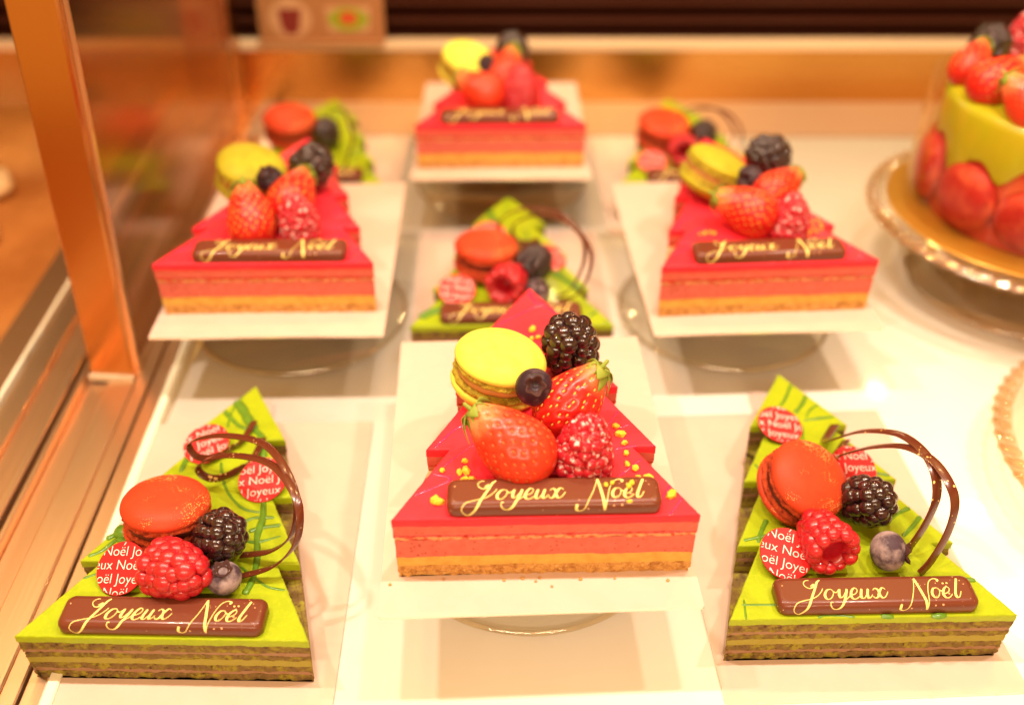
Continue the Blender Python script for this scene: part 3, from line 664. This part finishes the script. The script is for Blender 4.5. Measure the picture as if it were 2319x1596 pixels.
blackberry('pML', 1.4, 8.2, 1.4, (40, 0, 60), 'blackberry on the raised pink cake at left', 0)
blackberry('pB', .9, 9.4, 1.5, (20, 0, 0), 'blackberry on the rearmost pink cake', 1)
blueberry('pF', -.25, 5.0, 2.05, (48, 4, 0), 'dark blueberry with star crown atop the front pink cake', 'blueberry')
blueberry('pMR', .15, 6.0, 1.75, (50, -60, 0), 'dark blueberry on the raised pink cake at right', 'blueberry')
blueberry('pML', -.45, 5.9, 1.8, (30, 0, 0), 'dark blueberry on the raised pink cake at left', 'blueberry')
blueberry('pB', -.9, 6.0, 1.8, (30, 0, 0), 'dark blueberry on the rearmost pink cake', 'blueberry')
strawberry('pF', 1.38, 5.0, 1.5, (.62, .25, .72), 20, 'shiny red strawberry behind the sugared raspberry on the front pink cake', 'strawberry', 1.0)
strawberry('pF', -1.38, 2.72, 1.35, (-.72, .36, .50), 50, 'orange red strawberry lying left on the front pink cake', 'strawberry_orange', 1.07)
strawberry('pMR', 1.75, 5.5, 1.45, (.75, .5, .35), 70, 'round red strawberry behind the raspberry on the raised pink cake at right', 'strawberry', .92)
strawberry('pMR', -.75, 3.55, 1.3, (-.85, .25, .32), 0, 'long red strawberry lying left on the raised pink cake at right', 'strawberry', 1.02)
strawberry('pML', 1.0, 5.0, 1.4, (.3, .8, .4), 0, 'red strawberry behind the raspberry on the raised pink cake at left', 'strawberry')
strawberry('pML', -1.05, 3.0, 1.35, (-.2, .6, .7), 90, 'red strawberry at front left on the raised pink cake at left', 'strawberry')
strawberry('pB', .5, 6.1, 1.5, (.3, .5, .7), 0, 'red strawberry at the back of the rearmost pink cake', 'strawberry')
strawberry('pB', -1.5, 3.0, 1.3, (-.8, .3, .4), 0, 'orange red strawberry at front left of the rearmost pink cake', 'strawberry_orange')
raspberry('pF', 1.5, 2.45, .3, (-4, 5, 0), 'raspberry dusted with white sugar on the front pink cake', 'sugared_raspberry', 1.0)
raspberry('pMR', 1.62, 2.7, .3, (-6, 8, 40), 'sugar dusted raspberry on the raised pink cake at right', 'sugared_raspberry', .93)
raspberry('pML', 1.6, 2.7, .3, (-6, 0, 80), 'sugar dusted raspberry on the raised pink cake at left', 'sugared_raspberry', .96)
raspberry('pB', 1.4, 2.9, .3, (-6, 0, 0), 'raspberry on the rearmost pink cake', 'raspberry', 1.15)

CRUMBS = {
'pF': [(-2.98, 2.99), (-3.85, 2.49), (-3.2, 2.36), (-3.01, 1.93), (-2.72, 1.96), (-4.08, 0.89), (-3.89, 0.8), (3.19, 4.44), (3.07, 4.91), (3.3, 3.89), (3.29, 3.3), (3.27, 2.68), (3.55, 2.45), (3.61, 1.92), (3.98, 1.91), (4.69, 0.99), (-0.02, 11.75), (0.23, 11.14), (-0.07, 11.06), (-2.93, 2.44)],
'pFplq': [(2.23, 0.94), (3.06, 0.87), (3.2, 1.02), (2.99, 0.06), (2.47, 1.03)],
'pMR': [(3.39, 4.01), (3.74, 4.22), (3.76, 3.76), (3.27, 3.45), (3.67, 3.32), (3.3, 3.01), (3.02, 3.02), (2.79, 2.82), (-2.73, 3.15), (-2.43, 3.25), (-2.24, 3.13), (-3.02, 3.06), (1.07, 12.52), (0.51, 12.84)],
}
NUG = []
for k in range(4):
    b = MB(); vs, fs = ICO[1]
    b.add([(v[0] * (.15 + .05 * nz(v, 1.1, k * 5)), v[1] * (.11 + .05 * nz(v, 1.3, k * 5 + 2)), v[2] * (.10 + .05 * nz(v, 1.2, k * 5 + 4))) for v in vs], fs); NUG.append(b.mesh('pistachio_crumb', ['pistachio'], False))
CL = {'pF': ('pistachio crumb scattered on the pink top of the front pink cake', 'pF', .07), 'pFplq': ('tiny pistachio crumb lying on the chocolate bar of the front pink cake', 'pF', .68), 'pMR': ('pistachio crumb scattered on the raised pink cake at right', 'pMR', .07)}
for ck, pts in CRUMBS.items():
    lab, key, dz = CL[ck]
    for i, (x, y) in enumerate(pts):
        o = obj('pistachio_crumb', NUG[i % 4], loc=put(key, x, y, dz), rot=(random.uniform(-.5, .5), random.uniform(-.5, .5), random.uniform(0, 6)))
        k = random.uniform(1.0, 1.75) * (.6 if ck != 'pF' else 1); o.scale = (k, k, k); tag(o, lab, 'crumb', 'pistachio crumbs on ' + ('the plaque' if ck == 'pFplq' else WHERE[key]))

BIS = []
for k in range(3):
    b = MB(); vs, fs = ICO[2]
    b.add([(v[0] * (.10 + .05 * nz(v, 1.3, k * 7)), v[1] * (.08 + .04 * nz(v, 1.3, k * 7 + 2)), v[2] * (.06 + .03 * nz(v, 1.2, k * 7 + 4))) for v in vs], fs); BIS.append(b.mesh('biscuit_crumb', ['biscuit'], True, 35))
for i, (x, y) in enumerate(((-2.6, 24.55), (-.3, 24.5), (.4, 24.6), (.9, 24.45), (1.05, 24.62), (2.6, 24.55), (3.9, 24.6), (-4.6, 24.3), (5.9, 24.5), (1.5, 24.2))):
    o = obj('biscuit_crumb', BIS[i % 3], loc=(x, y, 4.54), rot=(0, 0, i * 1.3)); o.scale = (.55 + .1 * (i % 3),) * 3; tag(o, 'tiny biscuit crumb on the white board before the front pink cake', 'crumb', 'biscuit crumbs on the front board')

# ------------------------------------------------------------------ the green cakes' toppings
for k, (x, y, dg) in {'gFL': (-.07, .85, 0), 'gFR': (.2, .86, 0), 'gM': (-.05, .84, 0), 'gBR': (.3, .86, 0), 'gBL': (.2, .86, 0)}.items():
    plaque(k, x, y, dg, 'chocolate bar with gold script on ' + AT[k])
macaron('gFL', -1.15, 5.25, 1.2, (-3, 9, 30), 'orange', 'orange macaron on the front left green cake', .92)
macaron('gFR', -1.5, 6.05, 1.28, (22, 22, 0), 'orange', 'gold dusted orange macaron tilted on the front right green cake', .94)
macaron('gM', -1.45, 5.4, 1.25, (-3, 5, 0), 'orange', 'orange macaron on the middle green cake', .97)
macaron('gBR', -1.8, 6.2, 1.25, (8, 6, 0), 'orange', 'orange macaron on the rear right green cake')
macaron('gBL', -2.0, 7.0, 1.25, (8, 6, 0), 'orange', 'orange macaron on the rear left green cake')
blackberry('gFL', 1.4, 4.1, 1.25, (55, 20, 20), 'blackberry beside the macaron on the front left green cake', 1, .86)
blackberry('gFR', 1.0, 4.95, 1.3, (50, -20, 40), 'blackberry beside the macaron on the front right green cake', 0, .88)
blackberry('gM', 1.25, 4.2, 1.3, (30, 15, 70), 'blackberry beside the macaron on the middle green cake', 1, .86)
blackberry('gBR', .95, 5.2, 1.3, (40, 0, 0), 'blackberry beside the macaron on the rear right green cake', 0, .85)
blackberry('gBL', .9, 5.7, 1.3, (30, 0, 0), 'blackberry beside the macaron on the rear left green cake', 1, .85)
raspberry('gFL', -.55, 2.55, 1.1, (80, 0, 68), 'bright raspberry lying on its side on the front left green cake', 'juicy', 1.0)
raspberry('gFR', -1.15, 2.35, 1.2, (-98, 0, 10), 'hollow raspberry facing forward on the front right green cake', 'hollow', 1.0)
raspberry('gM', -.4, 2.1, 1.2, (-98, 0, -18), 'hollow raspberry facing forward on the middle green cake', 'hollow', 1.02)
raspberry('gBR', -.75, 2.8, 1.2, (-98, 0, 0), 'hollow raspberry facing forward on the rear right green cake', 'hollow', 1.02)
blueberry('gFL', 1.9, 2.4, .68, (8, 6, 0), 'dusty blueberry on the front left green cake', 'dusty_blueberry', .92)
blueberry('gFR', 1.25, 2.65, .78, (0, 78, -20), 'pale dusty blueberry on the front right green cake', 'dusty_blueberry', 1.08)
blueberry('gM', 1.5, 2.35, .7, (30, 20, 0), 'dusty blueberry on the middle green cake behind the pink tip', 'dusty_blueberry', .95)
disc('gFL', -1.12, 10.6, .35, (14, -10, 14), 0, 'red printed disc near the top of the front left green cake')
disc('gFL', 2.05, 8.2, .42, (22, -6, 6), 1, 'red printed disc under the curls at right on the front left green cake')
disc('gFL', -2.35, 2.85, .62, (30, -14, 0), 2, 'red printed disc left of the raspberry on the front left green cake')
disc('gFR', -1.05, 11.0, .35, (12, 8, 0), 1, 'red printed disc near the top of the front right green cake')
disc('gFR', 1.4, 7.7, .55, (28, 8, 0), 0, 'red printed disc behind the blackberry on the front right green cake')
disc('gFR', -2.85, 2.75, .6, (26, 6, -4), 2, 'red printed disc left of the raspberry on the front right green cake')
disc('gM', -1.3, 9.6, .4, (10, 0, 0), 0, 'red printed disc behind the macaron of the middle green cake')
disc('gM', 2.2, 6.3, .5, (20, 10, 0), 1, 'red printed disc behind the blackberry of the middle green cake')
disc('gM', -3.1, 2.9, .5, (20, 2, 4), 2, 'red printed disc left of the raspberry on the middle green cake')
disc('gBR', -3.0, 2.7, .5, (20, 0, 0), 2, 'red printed disc beside the plaque of the rear right green cake')
curl('gFL', [(0.66, 12.43, .1), (.38, 11.03, .12), (-.4, 9.86, .2), (-1.08, 9.32, .6), (-1.4, 9.42, 1.2), (-.74, 9.12, 1.9), (.87, 8.54, 2.6), (2.73, 7.45, 3.1), (3.99, 5.86, 3.1), (4.6, 4.6, 2.5), (4.4, 3.9, 1.5), (3.48, 3.74, .7), (2.11, 4.04, .08)], 'upper of the two chocolate curls looping over the front left green cake')
curl('gFL', [(1.36, 11.23, .1), (1.16, 9.68, .12), (.35, 8.56, .2), (-.22, 7.99, .6), (-.62, 8.02, 1.1), (.02, 7.93, 1.8), (1.52, 7.39, 2.5), (3.24, 6.35, 3.0), (4.46, 4.83, 3.0), (4.83, 3.99, 2.5), (4.64, 3.39, 1.5), (3.74, 2.94, .7), (2.33, 2.93, .08)], 'lower of the two chocolate curls looping over the front left green cake')
curl('gFR', [(1.64, 11.12, .1), (.66, 9.58, .5), (.45, 8.57, 1.4), (1.4, 7.89, 2.5), (2.46, 6.93, 3.2), (3.01, 5.72, 3.4), (3.2, 4.61, 3.2), (3.17, 3.8, 2.5), (2.86, 3.4, 1.4), (2.35, 3.04, .5), (2.32, 3.04, .05)], 'inner chocolate curl arching over the front right green cake', .42, (.9, .4, .1))
curl('gFR', [(1.84, 10.0, .1), (.61, 8.05, .8), (.72, 7.36, 1.7), (1.6, 6.77, 2.6), (2.54, 6.09, 3.2), (3.22, 5.05, 3.4), (3.54, 3.84, 3.2), (3.66, 3.2, 2.6), (3.51, 2.81, 1.5), (2.96, 2.32, .5), (2.43, 1.98, .05)], 'outer chocolate curl arching over the front right green cake', .42, (.9, .4, .1))
curl('gM', [(1.68, 9.1, .1), (.68, 7.95, .3), (-.4, 8.26, .6), (-.72, 8.85, 1.2), (-.12, 8.89, 2.0), (1.2, 8.11, 2.8), (2.74, 6.41, 3.4), (3.72, 4.56, 3.4), (4.16, 3.43, 2.9), (3.97, 2.69, 1.9), (3.28, 2.13, .8), (2.44, 2.55, .08)], 'left one of the two chocolate curls on the middle green cake', .28)
curl('gM', [(1.87, 8.93, .1), (.96, 8.32, .3), (.28, 8.34, .7), (.23, 8.65, 1.3), (.95, 8.19, 2.1), (1.96, 7.26, 2.8), (3.14, 5.34, 3.4), (4.02, 3.55, 3.4), (4.45, 2.45, 2.9), (4.26, 1.92, 1.8), (3.61, 1.58, .8), (2.68, 2.22, .08)], 'right one of the two chocolate curls on the middle green cake', .28)
BRC = [(.7, 9.13, .1), (.25, 8.46, 1.2), (1.02, 6.75, 2.6), (2.14, 4.64, 3.3), (2.75, 2.92, 3.2), (3.07, 2.12, 2.4), (2.65, 1.85, 1.2), (2.23, 2.19, .08)]
curl('gBR', BRC, 'right chocolate curl on the rear right green cake', .22)
curl('gBR', [(x - .55, y + .35, z) for x, y, z in BRC], 'left chocolate curl on the rear right green cake', .22)
curl('gBL', [(x + .4, y, z) for x, y, z in BRC], 'chocolate curl on the rear left green cake', .22)

# ------------------------------------------------------------------ round cake on its beaded glass stand
def beaded_stand(cx, cy, z, r, label):
    g = obj('beaded_cake_stand', None, loc=(cx, cy, 0)); tag(g, label, 'cake stand', 'beaded glass cake stands')
    glass_stand_parts(g, r - .8, z, 6.6)
    b = MB(); n = 64
    for i in range(n):
        a = 2 * PI * i / n; mt = Euler((0, 0, a + .55)).to_matrix() @ Euler((R(18), 0, 0)).to_matrix()
        b.ball(((r - .35) * math.cos(a), (r - .35) * math.sin(a), z + .02), (.30, .68, .24), 3, mt)
    b.lathe([(r - .95, z - .1), (r - .8, z + .12), (r - .7, z + .1), (r - .1, z - .12), (r - .05, z - .22), (r - .9, z - .25)], 90)
    obj('beaded_rim', b.mesh('beaded_rim', ['clear_bead']), g); return g
RX, RY, RZ = 32, 52.5, 5.2
beaded_stand(RX, RY, RZ, 10.1, 'glass stand with beaded rim carrying the tall round cake')
beaded_stand(32.9, 33, 2.6, 10.0, 'empty glass stand with beaded rim at the right edge of the shelf')
b = MB(); b.lathe([(.01, 0), (8.9, 0), (8.95, .05), (8.9, .1), (.01, .12)], 80); tag(obj('gold_board', b.mesh('gold_board', ['gold_card'], True, 40), loc=(RX, RY, RZ + .16)), 'round gold card board under the tall round cake', 'cake board')
rc = obj('round_cake', None, loc=(RX, RY, RZ + .29)); tag(rc, 'tall round cake with dripping lime glaze and red macaron sides', 'cake')
b = MB(); b.lathe([(.01, 0), (6.7, 0), (6.75, .1), (6.75, 6.6), (6.5, 6.9), (.01, 6.9)], 72); obj('side', b.mesh('side', ['round_side'], True, 40), rc)
def drip(r, z, a):
    return (r, z - (1.0 + 2.6 * max(-.3, nz((math.cos(a) * 7, math.sin(a) * 7, 0), .42, 3)) + .5 * nz((math.cos(a) * 7, math.sin(a) * 7, 0), 1.1, 1)) if z < 5.6 else z)
b = MB(); b.lathe([(6.78, 5.35), (6.98, 5.40), (7.02, 5.55), (7.02, 6.5), (6.9, 6.95), (6.5, 7.12), (5, 7.14), (3, 7.12), (.01, 7.12)], 120, drip); obj('glaze', b.mesh('glaze', ['lime_glaze']), rc)
sh = MB(); sh.lathe([(2.0, 0), (2.05, .15), (2.0, .4), (1.75, .75), (1.3, 1.0), (.7, 1.12), (.01, 1.15)], 36); SIDE = sh.mesh('side_macaron', ['red_shell'])
for k in range(11):
    a = 2 * PI * k / 11 + .12 + random.uniform(-.05, .05); o = obj('side_macaron', SIDE, rc, (6.55 * math.cos(a), 6.55 * math.sin(a), random.uniform(2.0, 2.6)), (PI / 2 + random.uniform(-.15, .15), 0, a + PI / 2)); o.scale = (random.uniform(.85, 1.12),) * 3
b = MB(); b.lathe([(8.05, 0), (8.05, 7.4)], 72); obj('plastic_collar', b.mesh('plastic_collar', ['plastic_film']), rc)
CAKES['round'] = (RX, RY, 0, RZ + .29, 7.12, 'r')
blackberry('round', -3.9, 4.2, 1.2, (30, 0, 0), 'blackberry on top of the tall round cake', 1, .95)
strawberry('round', -5.6, 2.2, 1.1, (.5, .5, .6), 0, 'leftmost strawberry on top of the tall round cake', 'strawberry', .85)
strawberry('round', -5.1, -.6, 1.2, (.8, .2, .4), 0, 'large strawberry behind the halved one on the tall round cake', 'strawberry', 1.0)
strawberry('round', -5.0, -3.4, 1.1, (-.6, .4, .6), 0, 'pale topped strawberry at the edge of the tall round cake', 'strawberry_orange', .95)
strawberry('round', -3.0, -5.2, 1.0, (.3, .4, .8), 0, 'strawberry nearest the viewer on the tall round cake', 'strawberry', .9)
raspberry('round', -1.0, 5.5, .4, (0, 0, 0), 'sugar dusted raspberry on top of the tall round cake', 'sugared_raspberry', 1.2)
blueberry('round', -2.6, -.6, .75, (20, 0, 0), 'blueberry on top of the tall round cake', 'blueberry', 1.1)

# ------------------------------------------------------------------ pastries blurred beyond the post
b = MB(); b.lathe([(.01, 0), (2.2, 0), (2.6, .4), (2.7, 1.0), (2.3, 1.8), (1.6, 2.3), (1.75, 2.6), (1.4, 3.2), (.7, 3.8), (.01, 4.1)], 40, lambda r, z, a: (r * (1 + .06 * math.sin(6 * a + z * 2)), z)); BUN = b.mesh('cream_pastry', ['cream_pastry'])
for (x, y, k, lab) in ((-38.5, 86, .9, 'cream pastry seen just right of the leaning steel post'), (-38, 79, .6, 'smaller cream pastry in front of the one right of the steel post'),
                       (-40, 65, 1.1, 'upper of the cream pastries at the left picture edge'), (-37.6, 58, .9, 'middle cream pastry at the left picture edge'), (-34.6, 51, .6, 'lowest cream pastry left of the steel post')):
    o = obj('cream_pastry', BUN, loc=(x, y, -.2)); o.scale = (k, k, k * .7); tag(o, lab, 'pastry', 'cream pastries on the neighbouring counter')
